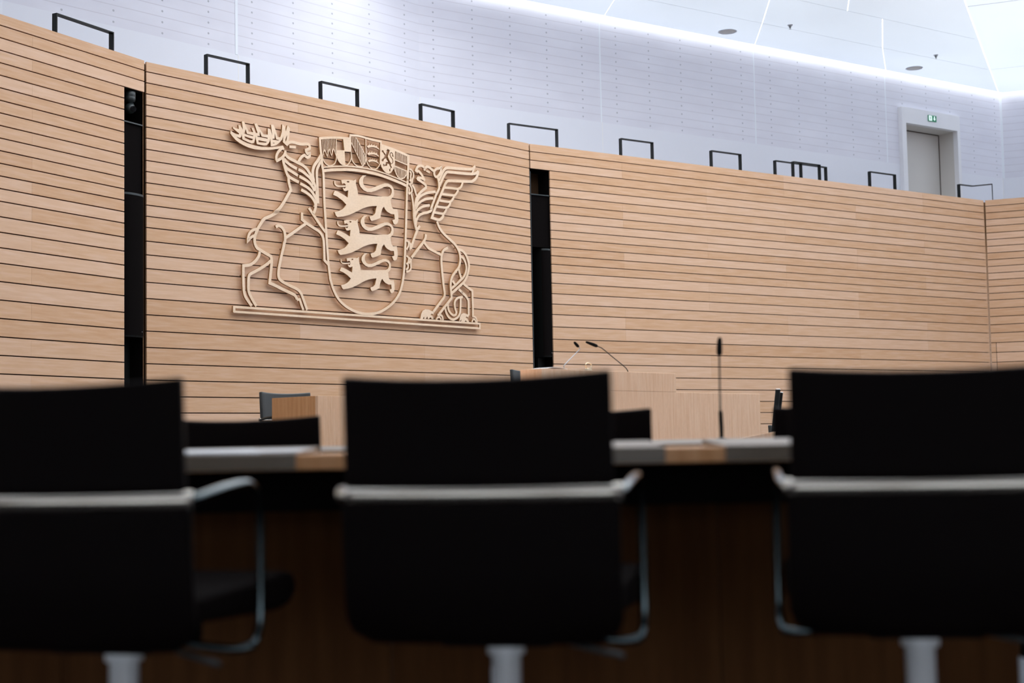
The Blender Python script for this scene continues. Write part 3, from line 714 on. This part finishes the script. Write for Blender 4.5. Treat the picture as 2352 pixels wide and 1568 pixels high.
# ------------------------------------------------------------------ flat bar hoops on the gallery parapet
def bar_path(mb, pts, hw, y0, y1, Fm=None):
    """flat bar of thickness 2*hw following pts (u, z), from depth y0 to y1"""
    for (a, za), (b, zb) in zip(pts, pts[1:]):
        if abs(a - b) < 1e-4: mb.box((a - hw, y0, min(za, zb)), (a + hw, y1, max(za, zb) + hw))
        else: mb.box((min(a, b) - hw, y0, za - hw), (max(a, b) + hw, y1, za + hw))
hoops = [(F1, .857, 1.729, 5.462, .085, ZT, 'wide black bar hoop, leftmost on the parapet, above the left board wall'),
         (F2, .921, 1.565, 5.500, .085, ZT, 'black bar hoop on the parapet above the gap left of the antlers'),
         (F2, 2.731, 3.386, 5.487, .085, ZT, 'black bar hoop on the parapet directly above the crown of the coat of arms'),
         (F2, 4.56, 5.223, 5.490, .085, ZT, 'black bar hoop on the parapet above the griffin, nearest the plaster wall bend'),
         (F3, -.299, .612, 5.518, .085, ZT, 'wide black bar hoop on the parapet above the right loudspeaker recess'),
         (F3, 1.857, 2.523, 5.513, .085, ZT, 'black bar hoop on the parapet, first to the right of the right loudspeaker recess'),
         (F3, 3.788, 4.461, 5.512, .085, ZT, 'black bar hoop on the parapet just left of the overlapping pair'),
         (F3, 5.70, 6.37, 5.511, .085, ZT, 'black bar hoop standing in front of the long three-legged hoop'),
         (F3, 7.655, 8.35, 5.515, .085, ZT, 'black bar hoop on the parapet just left of the gallery door')]
for Fm, u0, u1, zt, y, zb, lab in hoops:
    t = empty('bar_hoop'); t.matrix_world = Fm @ Matrix.Translation((u0, y, zb))
    tag(t, lab, 'railing hoop', 'black flat bar hoops along the gallery parapet')
    w, h = u1 - u0, zt - zb
    for x in (.0, w - .013):
        mb = MB(); mb.box((x, 0, .0), (x + .013, .07, h - .0131)); mb.build('upright', M['black_metal'], t, bevel=.001, seg=1)
    mb = MB(); mb.box((0, 0, h - .013), (w, .07, h)); mb.build('top_bar', M['black_metal'], t, bevel=.001, seg=1)
t = empty('bar_hoop'); t.matrix_world = F3 @ Matrix.Translation((5.662, .48, GF)); h = 5.594 - GF
tag(t, 'long black three-legged bar hoop behind the shorter hoop left of the door', 'railing hoop', 'black flat bar hoops along the gallery parapet')
for x in (0, .645, 1.281):
    mb = MB(); mb.box((x, 0, 0), (x + .013, .07, h - .0131)); mb.build('upright', M['black_metal'], t)
mb = MB(); mb.box((0, 0, h - .013), (1.294, .07, h)); mb.build('top_bar', M['black_metal'], t)
t = empty('bar_hoop', (0, 0, GF)); tag(t, 'black bar hoop bent round the far right corner of the parapet, beside the door', 'railing hoop', 'black flat bar hoops along the gallery parapet')
P_, Q_, R_ = Vector((8.837, 27.892)), Vector((9.162, 28.095)), Vector((9.483, 27.925)); h = 5.61 - GF
for p, d in ((P_, d3), (R_, -d4)):
    mb = MB(); mb.box((0, 0 if d is d3 else -.07, 0), (.013, .07 if d is d3 else 0, h - .0131)); o = mb.build('upright', M['black_metal'], t); o.matrix_local = frame(p, d)
mb = MB(); m1, m2 = Vector((-d3.y, d3.x)) * .07, Vector((-d4.y, d4.x)) * .07; Q2 = Q_ + Vector((-.007, .077))
top = [(P_, P_ + m1, Q2, Q_), (Q_, Q2, R_ + m2, R_)]
for quad in top:
    vv = [mb.bm.verts.new((p.x, p.y, z)) for z in (h - .013, h) for p in quad]
    for f in ((0, 1, 2, 3), (4, 5, 6, 7), (0, 1, 5, 4), (1, 2, 6, 5), (2, 3, 7, 6), (3, 0, 4, 7)): mb.bm.faces.new([vv[i] for i in f])
mb.build('top_bar', M['black_metal'], t)

# ------------------------------------------------------------------ exit sign over the gallery door
t = empty('exit_sign'); t.matrix_world = frame(C - n3 * 2.75, d3) @ Matrix.Translation((12.48, -.102, 7.482))
tag(t, 'small green and white running man exit sign above the gallery door', 'exit sign')
mb = MB(); mb.box((0, -.02, 0), (.262, 0, .132)); mb.build('sign_box', M['sign_green'], t)
mb = MB(); mb.box((.012, -.0225, .012), (.110, -.0202, .120)); wp = mb.build('doorway_panel', M['sign_white'], t)
mb = MB(); mb.poly([(x, -.0235, z) for x, z in ((.052, .104), (.068, .104), (.072, .090), (.060, .086), (.050, .090))])
mb.poly([(x, -.0235, z) for x, z in ((.040, .082), (.066, .084), (.086, .070), (.082, .064), (.066, .072), (.062, .054), (.080, .040), (.074, .018), (.066, .020), (.068, .036), (.050, .046), (.040, .030), (.022, .026), (.020, .034), (.036, .040), (.048, .058), (.046, .072), (.034, .062), (.028, .068))])
mb.build('running_figure', M['sign_green'], wp)
mb = MB(); mb.poly([(x, -.0225, z) for x, z in ((.178, .116), (.206, .116), (.206, .066), (.232, .066), (.192, .020), (.152, .066), (.178, .066))])
mb.build('down_arrow', M['sign_white'], t)

# ------------------------------------------------------------------ ceiling loudspeakers and sprinklers
for (x, y), lab in (((4.19, 26.74), 'round grey ceiling loudspeaker left of the middle ceiling joint'), ((8.56, 29.73), 'round grey ceiling loudspeaker above and left of the gallery door')):
    t = empty('ceiling_speaker', (x, y, ZC)); tag(t, lab, 'ceiling speaker', 'round loudspeakers in the white ceiling')
    mb = MB(); mb.lathe([(.168, -.001), (.178, -.004), (.178, -.010), (.165, -.012), (.160, -.006)]); mb.build('rim', M['strip'], t)
    mb = MB(); mb.lathe([(.159, -.003), (.159, -.007), (.08, -.0095), (.002, -.010)]); mb.build('grille', M['speaker_grey'], t)
for (x, y), lab in (((5.31, 26.39), 'small sprinkler head in the ceiling right of the middle joint'), ((8.72, 28.72), 'small sprinkler head in the ceiling nearest the far corner')):
    t = empty('sprinkler', (x, y, ZC)); tag(t, lab, 'sprinkler', 'sprinkler heads in the white ceiling')
    mb = MB(); mb.lathe([(.05, -.001), (.052, -.006), (.03, -.012), (.012, -.014)]); mb.build('rosette', M['white'], t)
    mb = MB(); mb.lathe([(.012, -.014), (.034, -.022), (.030, -.034), (.012, -.060), (.006, -.068)], n=12); mb.build('head', M['steel'], t)
    mb = MB(); mb.lathe([(.004, -.068), (.004, -.080), (.022, -.081), (.022, -.083), (.002, -.084)], n=12); mb.build('deflector', M['steel'], t)

# ------------------------------------------------------------------ loudspeaker columns and camera in the recesses
def line_array(Fm, u0, u1, lab, yf):
    t = empty('speaker_column'); t.matrix_world = Fm @ Matrix.Translation(((u0 + u1) / 2, 0, 1.997)); tag(t, lab, 'loudspeaker', 'black loudspeaker columns in the wall recesses')
    w = (u1 - u0) / 2; H = 3.64 - 1.997
    mb = MB(); prof = [(w * math.sin(a), yf + .055 * (1 - math.cos(a))) for a in [R(-80 + 16 * i) for i in range(11)]]
    rr = [[(x, y, z) for x, y in prof + [(w, .3), (-w, .3)]] for z in (0, H)]
    V = mb.grid(rr, smooth=False, close=True); mb.bm.faces.new(V[0][::-1]); mb.bm.faces.new(V[1]); mb.build('cabinet', M['black_plastic'], t)
    mb = MB(); rr = [[(x * 1.004, y - .004, z) for x, y in prof] for z in (.02, H - .03)]; mb.grid(rr); mb.build('grille', M['black_matte'], t)
    mb = MB(); rr = [[(x * 1.006, y - .006, z) for x, y in prof] for z in (H - .028, H - .004)]; mb.grid(rr); mb.build('top_trim', M['cam_grey'], t)
    mb = MB(); mb.lathe([(.004, 0), (.004, .004)], n=8, c=(w * .5, yf - .012, .06)); mb.build('indicator_light', M['paper'], t)
    mb = MB(); mb.box((-w + .02, .2, -1.997), (w - .02, .26, 0)); mb.build('post', M['black_metal'], t)
line_array(F1, 1.805, 2.122, 'black loudspeaker column in the left wall recess', -.03)
line_array(F3, .205, .368, 'black loudspeaker column in the right wall recess', -.01)
for Fm, a, b, lab in ((F1, 1.804, 2.124, 'black cover panel with shelf in the left recess, under the camera'), (F3, .03, .368, 'black cover panel with shelf in the right wall recess')):
    t = empty('speaker_cover'); t.matrix_world = Fm @ Matrix.Translation((a, .03, 3.66)); tag(t, lab, 'cover panel', 'black cover panels in the wall recesses')
    mb = MB(); mb.box((.012, .01, 0), (b - a - .004, .04, .780)); mb.build('panel', M['black_matte'], t)
    mb = MB(); mb.box((.0, -.012, .785), (b - a - .001, .30, .800)); mb.build('shelf', M['cam_grey'], t)
mb = MB(); mb.box((.018, .026, 0), (.03, .3, 4.80)); o = mb.build('side_profile', M['cam_grey'])
o.matrix_world = F3; struct(o); o.name = 'trim_20'
mb = MB(); mb.box((1.8025, .024, 0), (1.809, .05, 4.83)); o = mb.build('trim_21', M['cam_grey']); o.matrix_world = F1; struct(o)
t = empty('dome_camera'); t.matrix_world = F1 @ Matrix.Translation((1.985, .085, 4.46)); tag(t, 'dark pan and tilt camera on the shelf at the top of the left recess', 'camera')
Hh = 4.828 - 4.46
mb = MB(); mb.lathe([(.058, Hh), (.064, Hh - .01), (.064, Hh - .055), (.060, Hh - .062), (.064, Hh - .070), (.056, Hh - .115), (.030, Hh - .125), (.026, Hh - .16)][::-1]); mb.build('mount', M['cam_grey'], t)
mb = MB(); mb.lathe([(.004, -.062), (.035, -.052), (.056, -.025), (.060, 0), (.056, .025), (.035, .052), (.004, .062)], c=(0, 0, Hh - .195)); hd_ = mb.build('head', M['cam_grey'], t)
mb = MB(); mb.tube([(-.01, -.050, Hh - .205), (-.016, -.072, Hh - .212)], .034, 20); mb.build('lens', M['lens_glass'], hd_)
mb = MB(); mb.tube([(.03, .0, Hh - .12), (.055, .0, Hh - .15), (.058, 0, Hh - .19)], .012, 8); mb.build('bracket', M['cam_grey'], t)

# ------------------------------------------------------------------ conference chairs
def make_chair(label, lm, group):
    t = empty('conference_chair'); tag(t, label, 'chair', group)
    # seat cushion with rolled front edge
    mb = MB(); prof = [(-.225, .418), (.12, .402), (.20, .398), (.255, .405), (.288, .425), (.292, .448), (.272, .470), (.22, .478), (.05, .468), (-.225, .462)]
    rr = [[(x, y, z) for y, z in prof] for x in (-.25, .25)]; V = mb.grid(rr, smooth=False, close=True); mb.bm.faces.new(V[0][::-1]); mb.bm.faces.new(V[1])
    mb.build('seat', M['seat_fabric'], t, bevel=.012, seg=3)
    def shell(z0, z1, half, roundb, scoop):
        mb = MB(); rows_ = []
        for i in range(13):
            f = i / 12; z = z0 + (z1 - z0) * f; w = half
            if roundb and z < z0 + .05: w = half - .05 + math.sqrt(max(0, .05 ** 2 - (z0 + .05 - z) ** 2))
            row = []
            for j in range(15):
                s = -1 + 2 * j / 14; x = s * w
                yc = -.262 + .035 * s * s - .06 * (z - .62)
                if roundb and z < .50: yc += .55 * (.50 - z) ** 1.6
                zz = z - (scoop * (1 - s * s) if f > .6 else 0) * (f - .6) / .4 if scoop else z
                row.append((x, yc, zz))
            rows_.append(row)
        mb.grid(rows_); return mb
    shell(.658, .868, .252, False, .012).build('upper_back', lm, t, solid=.030, bevel=.006, seg=2)
    shell(.372, .632, .261, True, 0).build('lower_back', lm, t, solid=.026, bevel=.006, seg=2)
    pts = [(.268 * s, -.268 + .035 * s * s - .0012, .645) for s in [-1 + 2 * j / 16 for j in range(17)]]
    mb = MB(); mb.tube(pts, .015, 12, flat=(.012, .0165)); mb.build('back_bar', M['chrome'], t)
    for sg in (-1, 1):
        arm = catmull([(.262 * sg, -.236, .645), (.270 * sg, -.19, .653), (.272 * sg, -.12, .662), (.272 * sg, -.03, .668), (.272 * sg, .010, .662), (.272 * sg, .042, .630), (.272 * sg, .050, .57), (.272 * sg, .048, .42), (.271 * sg, .035, .368), (.26 * sg, .008, .348), (.20 * sg, -.01, .350), (.06 * sg, -.02, .372)], 5, corner=80)
        mb = MB(); mb.tube(arm, .009, 10); mb.build('armrest', M['arm'], t)
    mb = MB(); mb.box((-.11, -.10, .345), (.11, .13, .398)); mb.build('mechanism', M['black_plastic'], t, bevel=.008)
    mb = MB(); mb.tube([(.10, -.02, .352), (.16, -.05, .342), (.245, -.08, .328)], .0055, 8); mb.build('height_lever', M['cam_grey'], t)
    mb = MB(); mb.lathe([(.029, .11), (.029, .318), (.0375, .320), (.038, .338), (.030, .346)]); mb.build('gas_column', M['white_enamel'], t)
    mb = MB()
    mb.lathe([(.045, .075), (.05, .09), (.045, .125), (.03, .13)])
    for k_ in range(5):
        a = R(90 + 72 * k_); c_, s_ = math.cos(a), math.sin(a)
        mb.tube([(.03 * c_, .03 * s_, .10), (.18 * c_, .18 * s_, .088), (.31 * c_, .31 * s_, .068)], [.022, .017, .013], 8)
    mb.build('star_base', M['satin'], t)
    for k_ in range(5):
        a = R(90 + 72 * k_); c_, s_ = math.cos(a), math.sin(a); x, y = .305 * c_, .305 * s_
        mb = MB()
        for o_ in (-.012, .012): mb.tube([(x - s_ * (o_ - .008), y + c_ * (o_ - .008), .029), (x - s_ * (o_ + .008), y + c_ * (o_ + .008), .029)], .029, 14)
        mb.tube([(x, y, .03), (x, y, .07)], .007, 8); mb.build('caster', M['black_plastic'], t)
    return t
def lower(ch, dz):
    for c_ in ch.children:
        n_ = c_.name.split('.')[0]
        if n_ not in ('gas_column', 'star_base', 'caster'): c_.location.z -= dz
        elif n_ == 'gas_column': c_.scale.z = (.346 - dz - .0) / .346; c_.location.z = 0
fg, rg, pg = 'black chairs in the front row', 'black chairs at the second bench', 'slate leather chairs round the speaker desk'
ch0 = make_chair('black conference chair with chrome bar, at the middle of the nearest row', M['leather'], fg)
ch0.location = (-.023, 2.9, 0); ch0.rotation_euler.z = R(-11)
def place(src, loc, rz, lab, grp, dz=0):
    c_ = copy_tree(src); c_.location = loc; c_.rotation_euler.z = rz; c_['label'] = lab; c_['group'] = grp
    if dz: lower(c_, dz)
    return c_
place(ch0, (-.785, 2.9, 0), R(-14), 'black conference chair with chrome bar, cut by the left picture edge', fg)
place(ch0, (.802, 2.9, 0), R(-8), 'black conference chair with chrome bar, at the right end of the nearest row', fg)
place(ch0, (-.77, 4.55, 0), R(-12), 'black chair back seen beyond the desk, left of the middle near chair', rg, .04)
place(ch0, (.175, 4.55, 0), R(-4), 'black chair back seen beyond the desk, left of the tall microphone', rg, .036)
place(ch0, (1.02, 4.55, 0), R(2), 'black chair back seen beyond the desk, right of the tall microphone', rg, .04)
gch = make_chair('slate leather chair behind the wooden side desk left of the speaker desk', M['grey_leather'], pg)
gch.location = (-1.64, 11.33, .3); gch.rotation_euler.z = R(-131.9)
place(gch, (.335, 12.83, .515), R(-131.9), 'slate leather chair behind the speaker desk, below the right loudspeaker recess', pg)
place(gch, (2.53, 12.3, 0), R(-131.9), 'slate leather chair showing at the right end of the speaker desk', pg, .03)
mb = MB(); pts = [(*q2(t_, w_), z) for z in (.001, .515) for t_, w_ in ((1.2, -1.5), (2.75, -1.5), (2.75, -3.4), (1.2, -3.4))]
V = [mb.bm.verts.new(p) for p in pts]
for f in ((0, 1, 2, 3), (4, 5, 6, 7), (0, 1, 5, 4), (1, 2, 6, 5), (2, 3, 7, 6), (3, 0, 4, 7)): mb.bm.faces.new([V[i] for i in f])
struct(mb.build('floor_dais', M['carpet']))

# ------------------------------------------------------------------ member benches
def bench(name, y0, xs_wood, x0, x1, lab, pads=True):
    t = empty(name, (0, y0, 0)); tag(t, lab, 'desk', 'continuous member desks')
    zt = .7195
    mb = MB(); mb.box((x0, 0, zt - .036), (x1, .56, zt)); mb.build('worktop', M['desk_wood'], t, bevel=.003)
    e = [x0 + .05]
    for a, b in xs_wood: e += [a, b]
    e.append(x1 - .05)
    for a, b in list(zip(e[::2], e[1::2])):
        mb = MB(); mb.box((a, -.004, zt - .034), (b, -.0005, zt + .0002)); ya, yb = -.004, .40
        V = [mb.bm.verts.new(p) for x in (a, b) for p in ((x, ya, zt + .0005), (x, yb, zt + .0005), (x, yb, zt + .017), (x, ya, zt + .002))]
        for f in ((0, 1, 2, 3), (4, 5, 6, 7), (0, 1, 5, 4), (1, 2, 6, 5), (2, 3, 7, 6), (3, 0, 4, 7)): mb.bm.faces.new([V[i] for i in f])
        mb.build('desk_pad', M['pad'], t)
    mb = MB(); mb.box((x0 + .02, .12, .585), (x1 - .02, .42, zt - .037)); mb.build('shade_box', M['black_matte'], t)  # black box put in for the shade under the worktop
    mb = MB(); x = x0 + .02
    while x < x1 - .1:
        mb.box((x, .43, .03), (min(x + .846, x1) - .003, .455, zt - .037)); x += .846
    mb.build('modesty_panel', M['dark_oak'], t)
    x = x0 + .3
    while x < x1:
        mb = MB(); mb.tube([(x, .2, .20), (x, .2, .585)], .022, 12); mb.mi = 1; mb.tube([(x, .2, 0), (x, .2, .20)], .026, 12); mb.build('leg', [M['black_metal'], M['strip']], t); x += 1.27
    return t
bench('member_desk', 3.3, [(-1.346, -1.21), (-.50, -.36), (.346, .484), (1.19, 1.33)], -2.88, 2.9, 'long desk with grey pads and wooden strips, in front of the nearest chairs')
bench('member_desk', 4.93, [(-1.35, -1.21), (-.5, -.36), (.346, .484), (1.19, 1.33)], -2.6, 2.9, 'long desk carrying the tall microphone, beyond the second row of chairs')
# things on the near desk
ps = tag(empty('paper_sheets', (-.70, 3.40, .7265)), 'white papers lying on the grey pad right of the left chair', 'papers')
for i, (dx, dy, a) in enumerate(((0, 0, 4), (.10, .03, -7), (-.02, .02, 12))):
    mb = MB(); mb.box((-.105, -.07, 0), (.105, .07, .0016)); o = mb.build('sheet', M['paper'], ps); o.location = (dx, dy, .0017 * i); o.rotation_euler = (R(2.1), 0, R(a))
# gooseneck microphone on the second desk
def gooseneck(name, lab, base, pts_stem, pts_neck, pts_cap, rs, mneck, grp, basebox=None, foot=True):
    t = empty(name, base); tag(t, lab, 'microphone', grp)
    bv = Vector(base); L_ = lambda P: [Vector(p) - bv for p in P]
    if foot: mb = MB(); mb.lathe([(.034, 0), (.034, .012), (.022, .018), (.010, .02)]); mb.build('foot', M['black_plastic'], t)
    if pts_stem: mb = MB(); mb.tube(L_(pts_stem), [rs[0] * .9, rs[0], rs[0], rs[1]], 10); mb.build('stem', M['black_plastic'], t)
    mb = MB(); mb.tube(L_(catmull(pts_neck, 5, 70)), rs[1], 8); mb.build('gooseneck', mneck, t)
    cp = L_(pts_cap); mb = MB(); n_ = len(cp); mb.tube(cp, rs[2], 12); mb.build('capsule', M['foam'], t); return t
gooseneck('gooseneck_microphone', 'tall upright black gooseneck microphone standing on the second desk', (.779, 5.4, .7195),
          [(.779, 5.4, .735), (.779, 5.4, .78), (.778, 5.4, .832), (.777, 5.4, .846)], [(.777, 5.4, .845), (.778, 5.4, .95), (.7795, 5.4, 1.05)],
          [(.7795, 5.4, 1.048), (.780, 5.4, 1.056), (.7808, 5.4, 1.075), (.782, 5.4, 1.100), (.783, 5.4, 1.112), (.783, 5.4, 1.117)], (.008, .0034, [.006, .0105, .011, .0095, .0075, .004]), M['black_metal'], 'gooseneck microphones')

# ------------------------------------------------------------------ speaker desk with reading top
LF = frame(Vector((.697, 10.0)), d2)
def lw(p): return LF @ Vector(p)
t = empty('speaker_desk'); t.matrix_world = LF; tag(t, 'pale wooden speaker desk with raised reading top, below the right board wall', 'lectern')
mb = MB(); mb.box((-1.5, 0, 0), (1.888, .03, 1.079)); mb.build('front_panel', M['lectern_wood'], t, bevel=.002)
for x in (-1.5, 1.858): mb = MB(); mb.box((x, .031, 0), (x + .03, .70, 1.079)); mb.build('side_panel', M['lectern_wood'], t, bevel=.002)
mb = MB(); mb.box((-1.469, .031, 1.045), (1.857, .70, 1.078)); mb.build('worktop', M['lectern_wood'], t)
mb = MB(); mb.box((-.755, 0, 1.0802), (.755, .03, 1.216)); mb.box((-.755, .03, 1.0802), (-.725, .19, 1.216)); mb.box((.725, .03, 1.0802), (.755, .19, 1.216)); mb.box((-.725, .03, 1.186), (.725, .19, 1.215))
mb.build('reading_top', M['lectern_wood'], t, bevel=.002)
mg = 'gooseneck microphones'
gooseneck('gooseneck_microphone', 'silver bent gooseneck microphone with short capsule on the speaker desk', tuple(lw((-.342, .15, 1.2162))), None,
          [lw(p) for p in ((-.342, .15, 1.22), (-.347, .15, 1.245), (-.335, .15, 1.262), (-.19, .15, 1.359), (-.172, .15, 1.374), (-.178, .15, 1.386), (-.189, .15, 1.390))],
          [lw(p) for p in ((-.186, .15, 1.388), (-.193, .15, 1.392), (-.205, .15, 1.400), (-.222, .15, 1.412), (-.229, .15, 1.417), (-.232, .15, 1.419))], (.006, .0029, [.007, .0105, .011, .0095, .007, .003]), M['steel'], mg, foot=False)
gooseneck('gooseneck_microphone', 'black gooseneck microphone with long slotted capsule leaning left over the speaker desk', tuple(lw((.379, .15, 1.2162))), None,
          [lw(p) for p in ((.379, .15, 1.22), (.362, .15, 1.242), (.331, .15, 1.264), (.21, .15, 1.322), (.092, .15, 1.380), (.059, .15, 1.392), (.021, .15, 1.400))],
          [lw(p) for p in ((.024, .15, 1.3995), (.012, .15, 1.402), (-.02, .15, 1.409), (-.075, .15, 1.420), (-.096, .15, 1.424), (-.101, .15, 1.425))], (.006, .0034, [.006, .0115, .012, .0095, .0075, .004]), M['black_metal'], mg, foot=False)
t = empty('clip'); t.name = 'paper_clamp'; t.matrix_world = LF @ Matrix.Translation((-.08, .15, 1.2165)); tag(t, 'brass-coloured paper clamp with a wire loop on the speaker desk between the microphones', 'paper clamp')
mb = MB(); pr = [(-.030, 0), (-.022, .022), (-.014, .026), (.014, .026), (.022, .022), (.030, 0)]
rr = [[(x, y, z) for x, z in pr] for y in (-.012, .012)]; V = mb.grid(rr, smooth=False, close=True); mb.bm.faces.new(V[0][::-1]); mb.bm.faces.new(V[1]); mb.build('jaw', M['brass'], t, bevel=.001)
mb = MB(); mb.tube(catmull([(-.020, 0, .024), (-.032, 0, .042), (-.030, 0, .052), (-.016, 0, .060), (0, 0, .062), (.016, 0, .060), (.030, 0, .052), (.032, 0, .042), (.020, 0, .024)], 5, 85), .0038, 8); mb.build('wire_loop', M['brass'], t)
t = empty('document'); t.matrix_world = LF @ Matrix.Translation((-.56, .03, 1.2165)); tag(t, 'white open document on the left end of the reading top', 'document')
mb = MB(); mb.grid([[(x, y, .004 + .010 * math.sin(math.pi * (x + .105) / .21)) for x in [-.105 + .021 * i for i in range(11)]] for y in (0, .148)]); mb.build('sheet', M['paper'], t, solid=.003)

# side desk of the government bench
GFm = frame(Vector((-1.424, 10.48)), d2)
t = empty('side_desk'); t.matrix_world = GFm @ Matrix.Translation((0, 0, .3)); tag(t, 'wooden desk block with end panel darkened for its shade, left of the middle near chair', 'desk')
mb = MB(); mb.box((.0, .0305, 0), (.03, .53, .80)); mb.build('end_panel', M['desk_wood'], t, bevel=.001)  # darker wood on this end stands in for the shade on it
mb = MB(); mb.box((0, 0, 0), (1.9, .03, .80)); mb.build('front_panel', M['lectern_wood'], t, bevel=.001)
mb = MB(); mb.box((.031, .031, .56), (1.9, .53, .59)); mb.build('worktop', M['lectern_wood'], t)
mb = MB(); mb.box((1.87, .031, 0), (1.9, .53, .559)); mb.build('side_panel', M['lectern_wood'], t)

# leaning tubes and ramp side at the right of the speaker desk
t = empty('tube_stand', (2.16, 11.9, 0)); tag(t, 'pair of dark metal tubes leaning right, at the right end of the speaker desk', 'stand')
for (x0_, x1_, z1_, r_, y_) in ((-.02, .035, 1.125, .021, 0), (.012, .070, 1.100, .013, .04)):
    mb = MB(); mb.tube([(x0_ - .09, y_, .012), (x1_, y_, z1_)], r_, 16); o = mb.build('tube', M['black_plastic'], t)
    mb = MB(); mb.tube([(x1_, y_, z1_ + .0005), (x1_ + .0004, y_, z1_ + .008)], r_ * 1.02, 16); mb.build('end_cap', M['satin'], o)
mb = MB(); mb.lathe([(.16, 0), (.16, .008), (.03, .016)], c=(-.09, .02, 0)); mb.build('base_plate', M['black_metal'], t)
t = empty('ramp_side', (1.2, 9.0, 0)); tag(t, 'pale wooden ramp side rising to the right, beside the tall microphone', 'ramp side')
mb = MB()
for y_ in (0, .04): mb.poly([(0, y_, 0), (1.6, y_, 0), (1.6, y_, .97), (0, y_, .696)])
v = mb.bm.verts[:]; mb.bm.verts.ensure_lookup_table(); v = list(mb.bm.verts)
for i in range(4): mb.bm.faces.new((v[i], v[(i + 1) % 4], v[4 + (i + 1) % 4], v[4 + i]))
mb.build('cheek', M['lectern_wood'], t)
